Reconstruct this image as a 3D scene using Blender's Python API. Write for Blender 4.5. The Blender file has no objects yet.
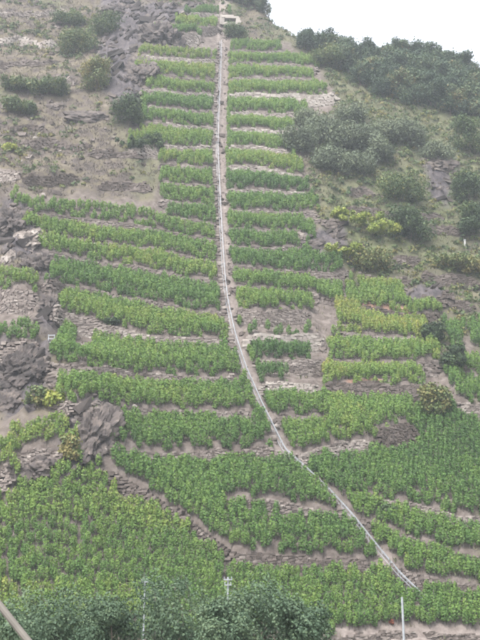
import bpy, math, random
import numpy as np
from mathutils import Vector, Matrix

R = math.radians
rng = np.random.default_rng(11)
random.seed(11)
sc = bpy.context.scene
col = sc.collection

# ------------------------------------------------------------------ camera, sky, sun, exposure
F, PITCH = 1050.0, R(17.5)
CAM = np.array([0.0, 0.0, 5.0])
cam_d = bpy.data.cameras.new('camera')
cam = bpy.data.objects.new('camera', cam_d); col.objects.link(cam)
cam.location = CAM
cam.rotation_euler = (R(90) + PITCH, 0, 0)
cam_d.sensor_fit = 'VERTICAL'; cam_d.sensor_height = 24.0
cam_d.lens = F / 640.0 * 24.0
cam_d.clip_end = 6000
sc.camera = cam

SUN_EL, SUN_AZ = R(58), R(215)          # high veiled sun behind the camera's left shoulder
w = bpy.data.worlds.new('World'); sc.world = w; w.use_nodes = True
nt = w.node_tree
for n in list(nt.nodes): nt.nodes.remove(n)
sky = nt.nodes.new('ShaderNodeTexSky'); sky.sky_type = 'NISHITA'; sky.sun_disc = False
sky.sun_elevation = SUN_EL; sky.sun_rotation = SUN_AZ
sky.dust_density = 4.0; sky.air_density = 1.0
hs = nt.nodes.new('ShaderNodeHueSaturation'); hs.inputs['Saturation'].default_value = 0.22
hs.inputs['Value'].default_value = 1.0
bg = nt.nodes.new('ShaderNodeBackground'); bg.inputs['Strength'].default_value = 0.15
wo = nt.nodes.new('ShaderNodeOutputWorld')
nt.links.new(sky.outputs[0], hs.inputs['Color']); nt.links.new(hs.outputs[0], bg.inputs['Color'])
nt.links.new(bg.outputs[0], wo.inputs['Surface'])
sun_d = bpy.data.lights.new('sun', 'SUN'); sun_d.energy = 1.5; sun_d.angle = R(14)
sun_d.color = (1.0, 0.97, 0.93)
sun = bpy.data.objects.new('sun', sun_d); col.objects.link(sun)
sd = Vector((math.sin(SUN_AZ) * math.cos(SUN_EL), math.cos(SUN_AZ) * math.cos(SUN_EL), math.sin(SUN_EL)))
sun.rotation_euler = sd.to_track_quat('Z', 'Y').to_euler()

sc.view_settings.view_transform = 'Standard'
sc.view_settings.look = 'None'
sc.view_settings.gamma = 1.0
sc.view_settings.use_curve_mapping = False
sc.view_settings.exposure = 1.8
sc.render.engine = 'CYCLES'
sc.cycles.use_denoising = True
sc.cycles.max_bounces = 6
sc.cycles.diffuse_bounces = 2
sc.cycles.glossy_bounces = 1
sc.cycles.transmission_bounces = 3
sc.cycles.volume_bounces = 1
sc.cycles.filter_width = 2.5

# ------------------------------------------------------------------ noise and pixel helpers
def _hash(ix, iy, seed):
    n = (ix.astype(np.int64) * 374761393 + iy.astype(np.int64) * 668265263 + seed * 1442695041) & 0xFFFFFFFF
    n = ((n ^ (n >> 13)) * 1274126177) & 0xFFFFFFFF
    return ((n ^ (n >> 16)) & 0xFFFF) / 65535.0
def vnoise(x, y, seed=0):
    ix, iy = np.floor(x), np.floor(y); fx, fy = x - ix, y - iy
    fx = fx * fx * (3 - 2 * fx); fy = fy * fy * (3 - 2 * fy)
    a = _hash(ix, iy, seed); b = _hash(ix + 1, iy, seed); c = _hash(ix, iy + 1, seed); d = _hash(ix + 1, iy + 1, seed)
    return (a + (b - a) * fx) * (1 - fy) + (c + (d - c) * fx) * fy - 0.5
def fbm(x, y, octv=4, seed=0):
    s = 0.0; a = 1.0
    for k in range(octv):
        s = s + a * vnoise(x, y, seed + k * 17); x = x * 2.03 + 5.1; y = y * 2.03 + 2.7; a *= 0.5
    return s
def sstep(a, b, x):
    t = np.clip((x - a) / (b - a), 0, 1); return t * t * (3 - 2 * t)
cp, sp = math.cos(PITCH), math.sin(PITCH)
def ray(px, py):
    u = (np.asarray(px, float) - 240) / F; v = (320 - np.asarray(py, float)) / F
    return np.stack([u, cp - v * sp, sp + v * cp], -1)
def to_px(x, y, z):
    dx, dy, dz = x - CAM[0], y - CAM[1], z - CAM[2]
    f = np.maximum(dy * cp + dz * sp, 0.5)
    return 240 + F * dx / f, 320 - F * (-dy * sp + dz * cp) / f
def inside(px, py, poly):
    r = np.zeros(np.shape(px), bool); j = len(poly) - 1
    for i in range(len(poly)):
        (xi, yi), (xj, yj) = poly[i], poly[j]
        c = ((yi > py) != (yj > py)) & (px < (xj - xi) * (py - yi) / (yj - yi + 1e-9) + xi)
        r ^= c; j = i
    return r

# ------------------------------------------------------------------ the hill, a height field in metres
SL = 1.3
def y_foot(x): return 115 + 0.16 * np.clip(x, -110, 110) + 0.0006 * np.clip(x, 0, 90) ** 2
def plane_z(x, y): return CAM[2] + SL * (y - y_foot(x))
def hit(px, py, fn, lift=0.0):
    px = np.atleast_1d(np.asarray(px, float)); py = np.atleast_1d(np.asarray(py, float))
    d = ray(px, py); t = np.linspace(30, 560, 1800)
    X = d[:, 0:1] * t; Y = d[:, 1:2] * t; Z = CAM[2] + d[:, 2:3] * t
    below = (Z - fn(X, Y) - lift) < 0
    k = np.where(below.any(1), below.argmax(1), len(t) - 1); k = np.maximum(k, 1)
    lo = t[k - 1]; hi = t[k]
    for _ in range(14):
        m = (lo + hi) / 2
        b = (CAM[2] + d[:, 2] * m - fn(d[:, 0] * m, d[:, 1] * m) - lift) < 0
        hi = np.where(b, m, hi); lo = np.where(b, lo, m)
    return np.stack([d[:, 0] * hi, d[:, 1] * hi, CAM[2] + d[:, 2] * hi], -1)
# crest of the hill, from the skyline of the ground below the trees
_cr = np.array([(256, 2), (270, 16), (300, 38), (340, 52), (400, 62), (480, 82)], float)
_cw = hit(_cr[:, 0], _cr[:, 1], plane_z)
CX = np.concatenate([[-600, -90, -30], _cw[:, 0], [150, 600]])
CZ = np.concatenate([[_cw[0, 2] + 14, _cw[0, 2] + 16, _cw[0, 2] + 14], _cw[:, 2], [_cw[-1, 2] - 8, _cw[-1, 2] - 25]])
BUMPS = []          # (x, y, radius, lift)
def hill0(x, y):
    p = plane_z(x, y)
    for bx, by, br, bh in BUMPS:
        p = p + bh * np.exp(-((x - bx) ** 2 + (y - by) ** 2 * 0.6) / (br * br))
    c = np.interp(x, CX, CZ) + 0.08 * np.clip(y - 220, 0, 300)
    k = 3.0
    h = np.minimum(p, c) - np.maximum(k - np.abs(p - c), 0) ** 2 / (4 * k)
    g = -0.2 + 0.05 * np.clip(y - 20, 0, 40)
    return np.maximum(h, g) + np.maximum(2.0 - np.abs(h - g), 0) ** 2 / 8.0
for (bpx, bpy_, br, bh) in [(165, 40, 13, 6.0), (118, 90, 16, 4.0), (18, 215, 8, 4.5), (28, 300, 6, 3.5), (88, 440, 6.0, 4.0), (50, 462, 7, 3.0),
                            (20, 380, 6, 3.0), (345, 250, 12, -3.0), (440, 190, 15, -3.0), (330, 340, 6, -1.5), (70, 20, 20, -4.0)]:
    q = hit(bpx, bpy_, plane_z)[0]; BUMPS.append((q[0], q[1], br, bh))

# zones of the hillside, outlined in photograph pixels and carried onto the slope
VINE_ZONES = [
    [(180, 3), (219, 3), (226, 39), (288, 41), (322, 66), (336, 100), (300, 140), (312, 190), (320, 240), (345, 268), (365, 305),
     (440, 300), (440, 388), (420, 440), (480, 430), (480, 640), (0, 640), (0, 488), (95, 470), (112, 405), (40, 330), (42, 250), (8, 190),
     (150, 205), (165, 165), (125, 140), (140, 105), (133, 60), (148, 30)],
    [(0, 270), (34, 270), (36, 340), (0, 340)], [(0, 420), (70, 415), (74, 445), (20, 475), (0, 480)], [(452, 330), (480, 330), (480, 440), (420, 440)]]
ROCK_ZONES = [
    [(98, 0), (206, 0), (180, 26), (148, 34), (133, 68), (142, 106), (122, 118), (100, 96), (94, 60), (104, 30)],
    [(0, 195), (22, 205), (45, 250), (58, 318), (50, 342), (38, 330), (40, 262), (0, 250)],
    [(0, 352), (50, 345), (45, 400), (0, 418)], [(70, 406), (108, 408), (106, 466), (20, 488), (0, 484), (58, 452)],
    [(296, 234), (345, 222), (350, 250), (316, 258)], [(380, 284), (440, 282), (450, 300), (400, 300)], [(425, 150), (455, 155), (450, 205), (430, 195)]]
def rockiness(x, y):
    u, v = to_px(x, y, hill0(x, y))
    jx = 9 * fbm(x * 0.25, y * 0.25, 2, 6); jy = 9 * fbm(x * 0.25, y * 0.25, 2, 8)
    r = np.zeros(np.shape(x), bool)
    for z in ROCK_ZONES: r |= inside(u + jx, v + jy, z)
    return np.where(r, 1.0, 0.0)
def wildness(x, y):
    u, v = to_px(x, y, hill0(x, y))
    jx = 6 * fbm(x * 0.3, y * 0.3, 2, 5); jy = 6 * fbm(x * 0.3, y * 0.3, 2, 9)
    r = np.zeros(np.shape(x), bool)
    for z in VINE_ZONES: r |= inside(u + jx, v + jy, z)
    return np.where(r, 0.0, 1.0)
def crag(x, y):
    a = np.abs(fbm(x * .16 + y * .07, y * .10 - x * .05, 4, 301)); b = x * .55 + y * .22 + 1.5 * fbm(x * .2, y * .2, 3, 311)
    return 2.4 * (.45 - 2 * a) + .9 * (b - np.floor(b)) ** 2 + 1.2 * vnoise(x * .7, y * .7, 321)
def hill(x, y, wild=None, rock=None):
    if wild is None: wild = wildness(x, y)
    if rock is None: rock = rockiness(x, y)
    h = hill0(x, y)
    up = sstep(2, 7, h)
    n1 = fbm(x * 0.03 + 3, y * 0.03, 3, 21) * 3.0
    n2 = fbm(x * 0.20, y * 0.20, 4, 33) * 1.4
    n3 = np.abs(fbm(x * 0.36 + y * 0.13, y * 0.23 - x * 0.07, 3, 41)) * 1.5
    return h + up * (n1 + (0.10 + 0.75 * wild) * n2 + wild * 0.9 * (0.35 - n3) + rock * crag(x, y))

# ------------------------------------------------------------------ terrace edges (top of each wall), traced in photograph pixels
T = []
def terr(name, pts, vines=None, rows=30, dens=1.0, tint=0.45, wall=1.0, stone=0.5, label=None, wlabel=None, depth=3.2, plot=False, wmax=3.0, hv=1.0):
    T.append(dict(name=name, pts=np.array(pts, float), vines=vines, rows=rows, dens=dens, tint=tint, wall=wall, stone=stone,
                  label=label, wlabel=wlabel, depth=depth, plot=plot, wmax=wmax, hv=hv))
ORD = ['first', 'second', 'third', 'fourth', 'fifth', 'sixth', 'seventh', 'eighth', 'ninth', 'tenth', 'eleventh', 'twelfth',
       'thirteenth', 'fourteenth', 'fifteenth', 'sixteenth', 'seventeenth', 'eighteenth', 'nineteenth', 'twentieth']
# left of the rail, from the top down
LEFT = [
    ([(178, 15), (205, 15), (232, 16)], (185, 230), .5, .8),
    ([(168, 27), (195, 28), (220, 28)], (176, 220), .5, .55),
    ([(148, 37), (175, 38), (202, 38)], (155, 200), .45, .75),
    ([(138, 56), (170, 60), (200, 61), (218, 62)], (140, 214), .5, .75),
    ([(134, 69), (160, 75), (190, 80), (217, 81)], (136, 215), .55, .5),
    ([(140, 90), (165, 92), (190, 94), (217, 95)], (146, 215), .45, .7),
    ([(144, 106), (170, 109), (195, 112), (217, 113)], (144, 216), .4, .7),
    ([(140, 122), (170, 125), (195, 128), (216, 129)], (138, 214), .6, .7),
    ([(128, 147), (160, 147), (185, 148), (213, 148)], (128, 210), .55, .75),
    ([(158, 164), (185, 166), (213, 170)], (160, 210), .5, .6),
    ([(158, 183), (190, 185), (213, 188)], (160, 211), .35, .5),
    ([(158, 200), (185, 203), (214, 206)], (161, 213), .35, .55),
    ([(163, 215), (180, 218), (200, 221), (218, 225)], (167, 216), .35, .5),
    ([(6, 208), (25, 212), (50, 217), (85, 221), (120, 225), (150, 229), (180, 234), (205, 239), (220, 240)], (10, 217), .45, .5),
    ([(20, 228), (45, 233), (80, 240), (120, 246), (150, 248), (175, 254), (200, 260), (220, 262)], (20, 216), .42, .5),
    ([(38, 250), (75, 258), (100, 262), (120, 265), (145, 269), (170, 274), (195, 279), (221, 284)], (38, 214), .55, .5),
    ([(42, 282), (55, 285), (80, 289), (105, 293), (120, 297), (145, 302), (175, 308), (200, 312), (226, 313)], (46, 222), .42, .5),
    ([(50, 312), (85, 320), (100, 326), (130, 333), (160, 338), (200, 340), (228, 341)], (56, 226), .42, .65),
    ([(34, 361), (55, 365), (97, 370), (120, 374), (150, 376), (200, 378), (240, 378)], (50, 238), .4, .55),
    ([(50, 398), (73, 404), (100, 407), (133, 408), (160, 410), (200, 411), (256, 412)], (56, 252), .42, .6),
]
for i, (pts, vr, tint, stone) in enumerate(LEFT):
    terr('L%d' % i, pts, vr, tint=tint, stone=min(1, stone + .08), wmax=2.8 if i < 13 else 3.0, wall=1.35 if i < 14 else 1.05,
         label='narrow green vine row on the %s terrace from the top, left of the monorail' % ORD[i] if i < 13 else
               'long sagging green vine row on the %s terrace from the top, left of the monorail' % ORD[i],
         wlabel='%s stone wall below the %s vine terrace from the top, left of the monorail' % ('pale' if stone > .6 else 'grey', ORD[i]))
terr('L20', [(104, 440), (120, 447), (150, 452), (190, 454), (225, 452), (240, 450), (265, 450), (286, 453)], (108, 276), tint=.42, stone=.6, dens=.95,
     label='deep band of green vines left of the monorail, level with the rail bend', wlabel='low pinkish stone wall under the deep vine band left of the rail bend', depth=14, plot=True)
terr('L21', [(222, 497), (253, 498), (270, 501), (300, 505), (330, 511), (348, 514)], (160, 334), tint=.42, stone=.6,
     label='wide band of vines left of the rail above the path strip', wlabel='low stone wall beside the slanting lower rail, under a wide vine band', depth=14, plot=True, wmax=1.6)
terr('L22', [(98, 462), (125, 478), (165, 500), (180, 510), (205, 530), (230, 549), (245, 552), (300, 555), (350, 557), (374, 560)], (112, 372), tint=.4, stone=.48, dens=.95, wall=1.2,
     label='sparse vine plot with bare soil between the slanting wall and the rail', wlabel='dark brown wall slanting down to the right along the lower left field', depth=16, plot=True, wmax=1.5)
terr('B0', [(-60, 640), (100, 642), (220, 640), (300, 637), (350, 630), (380, 626), (415, 624)], (-40, 408), tint=.42, stone=.6, depth=14,
     label='broad field of bright green vines filling the lower left slope', wlabel='low stone edge along the foot of the lowest vine field', plot=True, wmax=.5)
# right of the rail, from the top down
RIGHT = [
    ([(228, 52), (255, 52), (288, 53)], (232, 280), .45, .6),
    ([(227, 64), (280, 65), (320, 68)], (230, 318), .6, .6),
    ([(226, 79), (270, 79), (316, 80)], (229, 312), .5, .65),
    ([(226, 95), (270, 96), (310, 97), (338, 97)], (229, 326), .45, .85),
    ([(226, 113), (270, 115), (298, 117)], (228, 307), .42, .75),
    ([(226, 130), (260, 131), (296, 134)], (228, 294), .45, .8),
    ([(226, 147), (260, 149), (294, 154)], (228, 292), .55, .75),
    ([(225, 168), (260, 169), (285, 173), (306, 179)], (228, 302), .5, .8),
    ([(225, 190), (260, 191), (285, 192), (312, 194)], (228, 308), .4, .7),
    ([(225, 210), (270, 212), (320, 213)], (228, 318), .4, .6),
    ([(226, 228), (270, 231), (308, 231)], (229, 314), .4, .55),
    ([(226, 246), (270, 249), (306, 248)], (230, 298), .35, .6),
    ([(228, 266), (280, 271), (320, 276), (352, 275)], (231, 342), .45, .5),
    ([(229, 286), (275, 289), (310, 293), (335, 299), (364, 306)], (232, 342), .45, .5),
    ([(233, 311), (270, 314), (312, 311)], (236, 312), .45, .6),
    ([(242, 338), (290, 340), (326, 338)], (246, 310), .4, .85),
    ([(252, 358), (290, 362), (330, 364)], (254, 308), .35, .6),
    ([(258, 383), (280, 385), (322, 388)], (258, 290), .4, .8),
    ([(270, 414), (300, 415), (330, 417)], (268, 330), .42, .55),
    ([(290, 452), (305, 455), (326, 447), (345, 444), (374, 443)], (284, 362), .42, .7),
]
for i, (pts, vr, tint, stone) in enumerate(RIGHT):
    terr('R%d' % i, pts, vr, tint=tint, stone=min(1, stone + .08), wmax=3.0, wall=1.35 if i < 13 else 1.0,
         label='green vine row on the %s terrace from the top, right of the monorail' % ORD[i],
         wlabel='%s stone wall under the %s vine terrace from the top, right of the monorail' % ('pale' if stone > .6 else 'grey', ORD[i]))
k0 = len(T) - 20
T[13].update(rows=2); T[2].update(wall=2.6, wmax=4.5, stone=.85); T[3].update(rows=2)
T[k0 + 14].update(wall=1.6); T[k0 + 16].update(wall=1.6)
T[k0 + 15].update(dens=.6, rows=1, wall=1.8, label='thin row of separate young vines before a whitish wall, right of the rail')
T[k0 + 17].update(rows=2, dens=.9, wall=1.8)
# plots right of the gully
terr('G0', [(318, 292), (355, 305), (385, 312), (415, 315), (442, 311)], (350, 440), tint=.5, stone=.3, label='green vine row above the orange-brown bank right of the gully', wlabel='orange-brown earth bank and wall below the topmost vine row beyond the gully')
terr('G1', [(334, 332), (370, 336), (428, 340)], (340, 430), tint=.8, stone=.6, label='yellowish vine row beyond the gully, just above the dark round bush', wlabel='grey wall below the yellowish vine row beyond the gully')
terr('G2', [(324, 361), (380, 364), (442, 362)], (330, 440), tint=.65, stone=.6, label='half yellow vine row beyond the gully, beside the pair of dark bushes', wlabel='grey wall ending at the second dark round bush')
terr('G3', [(320, 387), (350, 388), (430, 390)], (326, 425), tint=.6, stone=.42, wmax=3.4, wall=1.7, label='lowest narrow vine row beyond the gully above a tall grey wall', wlabel='tall grey and rusty wall under the lowest narrow vine row beyond the gully')
terr('G4', [(372, 438), (395, 435), (420, 431)], (335, 418), tint=.5, stone=.32, wmax=4.2, wall=2.4, depth=9, plot=True, label='vine plot with yellow leaves above the dark square wall', wlabel='dark brown square wall at the right end of a vine plot')
terr('H0', [(452, 352), (480, 353), (520, 355)], (455, 520), tint=.4, stone=.6, depth=6, dens=.85, label='uppermost vine patch at the right picture edge', wlabel='topmost wall of the small vine patches at the right edge')
terr('H1', [(458, 373), (480, 374), (520, 378)], (462, 520), tint=.4, stone=.75, depth=6, dens=.85, label='second vine patch down at the right picture edge', wlabel='second wall of the small vine patches at the right edge')
terr('H2', [(452, 403), (480, 409), (520, 415)], (456, 520), tint=.38, stone=.75, depth=6, dens=.85, label='third vine patch down at the right picture edge', wlabel='third wall of the small vine patches at the right edge')
terr('P0', [(352, 492), (385, 500), (410, 503), (428, 506), (450, 514), (480, 520), (540, 530)], (300, 540), tint=.42, stone=.7, depth=14, plot=True, label='wide vine field spreading right of the slanting rail under the dark square wall', wlabel='pale stone edge below the wide vine field at right')
terr('P1', [(352, 515), (380, 521), (405, 535), (440, 545), (480, 555), (540, 565)], (356, 540), tint=.45, stone=.55, depth=9, plot=True, label='wedge of dense vines right of the rail between two footpaths', wlabel='stone edge of the upper footpath slanting right from the rail')
terr('P2', [(380, 562), (402, 568), (430, 577), (480, 585), (540, 592)], (376, 540), tint=.42, stone=.55, depth=9, plot=True, label='band of vines at the right, right above the lower footpath', wlabel='stone edge of the lower footpath at right')
terr('P3', [(424, 626), (450, 627), (480, 628), (540, 630)], (408, 540), tint=.4, stone=.55, depth=14, plot=True, wmax=.5, label='lowest vine plot at right, behind the grey pole', wlabel='lowest stone edge at right behind the bottom path')
# small plots on the left edge
terr('E0', [(-20, 296), (0, 296), (20, 295), (40, 296)], (-20, 34), tint=.5, stone=.66, rows=2, wmax=3.6, wall=2.2, label='small vine patch above a pale wall of big stones at the left edge', wlabel='pale wall of big stones at the left edge')
terr('E1', [(-20, 346), (0, 346), (22, 344), (44, 342)], (-20, 32), tint=.45, stone=.66, rows=2, label='small vine patch between the pale wall and whitish rocks at the left edge', wlabel='whitish rough stone wall at the left edge')
terr('E2', rows=2, pts=[(14, 457), (35, 454), (66, 446)], vines=(6, 70), tint=.7, stone=.7, label='yellow-green vine patch above the rock bluff at left', wlabel='crumbling stone wall under the yellow-green patch at left')
terr('E3', [(-20, 478), (0, 474), (17, 470)], (-20, 16), tint=.6, stone=.66, rows=2, label='tiny yellow-green vine patch cut by the left edge', wlabel='short pale wall under the tiny patch at the left edge')
# abandoned walls on the wild slopes
for (nm, pts, st, wl, wm) in [
    ('A0', [(22, 177), (50, 176), (80, 177)], .3, 'dark abandoned wall on the dry slope above the long left rows', 2.2),
    ('A1', [(-20, 172), (0, 171), (22, 174)], .75, 'pale wall end at the left edge above the long rows', 2.4),
    ('A2', [(-20, 37), (20, 38), (58, 43)], .9, 'pale abandoned wall high on the dry slope at left', 2.0),
    ('A3', [(-20, 12), (30, 11), (66, 9)], .8, 'thin pale wall trace at the very top left', 1.2),
    ('A4', [(10, 124), (30, 122), (52, 128)], .35, 'dark broken wall below the small hedges at left', 1.4),
    ('A5', [(345, 207), (395, 211), (442, 214)], .42, 'old grey wall behind the large round bush', 2.0),
    ('A6', [(344, 256), (385, 256), (424, 258)], .36, 'old dark wall below the yellow-green creepers', 2.0),
    ('A7', [(418, 274), (450, 276), (482, 281)], .38, 'tall dark old wall near the right edge under the green patch', 2.4),
    ('A8', [(318, 219), (330, 218), (342, 220)], .6, 'short old wall stub at the end of the right vine rows', 1.4),
    ('A9', [(358, 277), (390, 278), (414, 280)], .42, 'long low old wall right above the topmost gully row', 1.8),
    ('A11', [(-20, 62), (20, 60), (62, 58)], .5, 'faint grey wall trace above the hedges at far left', 1.4),
    ('A12', [(18, 142), (50, 139), (92, 143)], .42, 'brown wall trace across the dry slope below the footpath', 1.5),
    ('A13', [(88, 151), (115, 149), (142, 153)], .45, 'broken brown wall under the low dark hedge', 1.5),
    ('A14', [(98, 183), (125, 181), (152, 186)], .4, 'low dark wall between the dry slope and the mid terraces', 1.6),
    ('A15', [(346, 190), (366, 188), (388, 194)], .45, 'short old wall below the grey-green thicket', 1.6),
    ('A16', [(424, 226), (445, 225), (466, 230)], .42, 'short old wall right of the large round bush', 1.6),
    ('A17', [(404, 298), (440, 297), (474, 302)], .4, 'crumbled old wall below the tall dark old wall at right', 1.8),
    ('A18', [(318, 118), (340, 115), (362, 119)], .6, 'pale wall remnant in the brush right of the fourth terrace', 1.4),
    ('A10', [(30, 78), (55, 74), (76, 80)], .6, 'broken greyish wall above the small hedges at left', 1.6)]:
    terr(nm, pts, None, stone=st, wlabel=wl, wmax=wm, wall=2.2)

# world course of each terrace edge
for t in T:
    pts = t['pts']; n = max(8, int((pts[-1, 0] - pts[0, 0]) / 3))
    px = np.linspace(pts[0, 0], pts[-1, 0], n); py = np.interp(px, pts[:, 0], pts[:, 1])
    py = py + 0.7 * np.sin(px * 0.16 + len(t['name']) + px[0])
    P = hit(px, py, hill, 0.9)
    ys = P[:, 1].copy()
    if len(ys) > 6:
        ys[1:-1] = (ys[:-2] + ys[1:-1] * 2 + ys[2:]) / 4; ys[1:-1] = (ys[:-2] + ys[1:-1] * 2 + ys[2:]) / 4
    o = np.argsort(P[:, 0]); t['x'] = P[o, 0]; t['y'] = ys[o]
    if t['vines']:
        v0, v1 = t['vines']
        q = hit([v0, v1], [np.interp(v0, pts[:, 0], pts[:, 1]), np.interp(v1, pts[:, 0], pts[:, 1])], hill, 0.9)
        t['vx'] = (q[0, 0], q[1, 0])
NT = len(T)
def edges_at(xc):
    """for every column x: y of every terrace edge (inf where it does not run) and its fade"""
    Y = np.full((NT, len(xc)), 1e6); Fd = np.zeros((NT, len(xc)))
    for k, t in enumerate(T):
        m = (xc >= t['x'][0]) & (xc <= t['x'][-1])
        Y[k, m] = np.interp(xc[m], t['x'], t['y'])
        Fd[k] = np.clip(np.minimum(xc - t['x'][0], t['x'][-1] - xc) / 1.2, 0, 1)
    return Y, Fd
def column_walls(xc):
    """sorted edges and wall heights in each column"""
    Y, Fd = edges_at(xc)
    o = np.argsort(Y, 0); Ys = np.take_along_axis(Y, o, 0); Fs = np.take_along_axis(Fd, o, 0)
    ok = Ys < 1e5
    up = np.where(np.vstack([ok[1:], np.zeros((1, len(xc)), bool)]), np.vstack([Ys[1:], Ys[-1:]]) - Ys, 5.0)
    dn = np.where(np.vstack([np.zeros((1, len(xc)), bool), ok[:-1]]), Ys - np.vstack([Ys[:1], Ys[:-1]]), 5.0)
    up = np.clip(up, 0.3, 9); dn = np.clip(dn, 0.3, 9)
    wf = np.array([t['wall'] for t in T])[o]; wm = np.array([t['wmax'] for t in T])[o]
    wh = np.minimum(np.clip(0.37 * np.minimum((up + dn) / 2, np.minimum(up, dn) * 1.5) * wf, 0.2, 9), wm) * Fs * ok
    return o, Ys, wh, ok
def saw(xc, ygrid):
    """terrace offset on a (len(xc), len(ygrid)) grid"""
    o, Ys, wh, ok = column_walls(xc)
    out = np.zeros((len(xc), len(ygrid)))
    nmax = ok.sum(0).max() if ok.any() else 0
    for c in range(len(xc)):
        n = int(ok[:, c].sum())
        if n == 0: continue
        y = Ys[:n, c] + 0.45; h = wh[:n, c]
        kx = [y[0] - 4.0]; kv = [0.0]
        for a in range(n):
            kx += [y[a] - 1e-3, y[a] + 1e-3]; kv += [-h[a] / 2, h[a] / 2]
        kx.append(y[-1] + 4.5); kv.append(0.0)
        kx = np.maximum.accumulate(np.array(kx))
        out[c] = np.interp(ygrid, kx, kv)
    return out

def axis(lo, hi, step, far0, far1, n):
    a = np.arange(lo, hi + 1e-6, step)
    L = lo - np.geomspace(step * 2, lo - far0, n)[::-1]; Rr = hi + np.geomspace(step * 2, far1 - hi, n)
    return np.concatenate([L, a, Rr])
GX = axis(-80, 112, 0.65, -1200, 1200, 16)
GY = axis(98, 335, 0.6, -400, 1300, 16)
XX, YY = np.meshgrid(GX, GY, indexing='ij')
WILD = wildness(XX, YY)
for _ in range(2):
    WILD[1:-1, 1:-1] = (WILD[1:-1, 1:-1] * 2 + WILD[:-2, 1:-1] + WILD[2:, 1:-1] + WILD[1:-1, :-2] + WILD[1:-1, 2:]) / 6
ROCK = rockiness(XX, YY)
ROCK[1:-1, 1:-1] = (ROCK[1:-1, 1:-1] * 2 + ROCK[:-2, 1:-1] + ROCK[2:, 1:-1] + ROCK[1:-1, :-2] + ROCK[1:-1, 2:]) / 6
ZZ = hill(XX, YY, WILD, ROCK)
GZ = ZZ + saw(GX, GY)
fx0, fy0 = 16, 16
def ground(x, y):
    """terrain height incl. terraces, bilinear in the fine grid"""
    x = np.asarray(x, float); y = np.asarray(y, float)
    i = np.clip(np.searchsorted(GX, x) - 1, 0, len(GX) - 2); j = np.clip(np.searchsorted(GY, y) - 1, 0, len(GY) - 2)
    fx = (x - GX[i]) / (GX[i + 1] - GX[i]); fy = (y - GY[j]) / (GY[j + 1] - GY[j])
    return (GZ[i, j] * (1 - fx) + GZ[i + 1, j] * fx) * (1 - fy) + (GZ[i, j + 1] * (1 - fx) + GZ[i + 1, j + 1] * fx) * fy

# ------------------------------------------------------------------ mesh, object and material helpers
def mesh(name, V, Fq, mat, tint=None, smooth=False, attrs=None):
    V = np.asarray(V, np.float32); Fq = np.asarray(Fq, np.int32); k = Fq.shape[1]
    me = bpy.data.meshes.new(name)
    me.vertices.add(len(V)); me.vertices.foreach_set('co', V.ravel())
    me.loops.add(Fq.size); me.loops.foreach_set('vertex_index', Fq.ravel())
    me.polygons.add(len(Fq))
    me.polygons.foreach_set('loop_start', np.arange(0, Fq.size, k, dtype=np.int32))
    me.polygons.foreach_set('loop_total', np.full(len(Fq), k, np.int32))
    me.polygons.foreach_set('use_smooth', np.full(len(Fq), smooth))
    if tint is not None:
        a = me.attributes.new('tint', 'FLOAT', 'FACE'); a.data.foreach_set('value', np.asarray(tint, np.float32))
    for an, av in (attrs or {}).items():
        a = me.attributes.new(an, 'FLOAT', 'POINT'); a.data.foreach_set('value', np.asarray(av, np.float32).ravel())
    me.materials.append(mat); me.update(calc_edges=True)
    return me
def obj(name, me, parent=None, loc=(0, 0, 0)):
    o = bpy.data.objects.new(name, me); col.objects.link(o); o.location = loc
    if parent: o.parent = parent
    return o
def tag(o, label=None, cat=None, group=None, kind=None):
    if label: o['label'] = label
    if cat: o['category'] = cat
    if group: o['group'] = group
    if kind: o['kind'] = kind
    return o
def empty(name, loc, rz=0):
    o = bpy.data.objects.new(name, None); col.objects.link(o); o.location = loc; o.rotation_euler = (0, 0, rz)
    o.empty_display_size = 0.3
    return o
def copy_tree(o, parent=None):
    c = o.copy(); col.objects.link(c); c.parent = parent
    for ch in list(o.children): copy_tree(ch, c)
    return c
def ramp(nt, stops, interp='LINEAR'):
    r = nt.nodes.new('ShaderNodeValToRGB'); r.color_ramp.interpolation = interp
    e = r.color_ramp.elements
    while len(e) < len(stops): e.new(0.5)
    for k, (p, c) in enumerate(stops): e[k].position = p; e[k].color = (*c, 1)
    return r
def leaf_mat(name, stops, trans=0.22, rough=0.65, vary=0.25):
    m = bpy.data.materials.new(name); m.use_nodes = True; nt = m.node_tree
    b = nt.nodes['Principled BSDF']; out = nt.nodes['Material Output']
    at = nt.nodes.new('ShaderNodeAttribute'); at.attribute_name = 'tint'
    oi = nt.nodes.new('ShaderNodeObjectInfo')
    ma = nt.nodes.new('ShaderNodeMath'); ma.operation = 'MULTIPLY_ADD'
    nt.links.new(oi.outputs['Random'], ma.inputs[0]); ma.inputs[1].default_value = vary; nt.links.new(at.outputs['Fac'], ma.inputs[2])
    sb = nt.nodes.new('ShaderNodeMath'); sb.operation = 'SUBTRACT'; nt.links.new(ma.outputs[0], sb.inputs[0]); sb.inputs[1].default_value = vary / 2
    r = ramp(nt, stops); nt.links.new(sb.outputs[0], r.inputs[0])
    nt.links.new(r.outputs[0], b.inputs['Base Color']); b.inputs['Roughness'].default_value = rough
    b.inputs['Specular IOR Level'].default_value = 0.3
    tr = nt.nodes.new('ShaderNodeBsdfTranslucent'); nt.links.new(r.outputs[0], tr.inputs['Color'])
    mx = nt.nodes.new('ShaderNodeMixShader'); mx.inputs[0].default_value = trans
    nt.links.new(b.outputs[0], mx.inputs[1]); nt.links.new(tr.outputs[0], mx.inputs[2]); nt.links.new(mx.outputs[0], out.inputs['Surface'])
    return m
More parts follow.
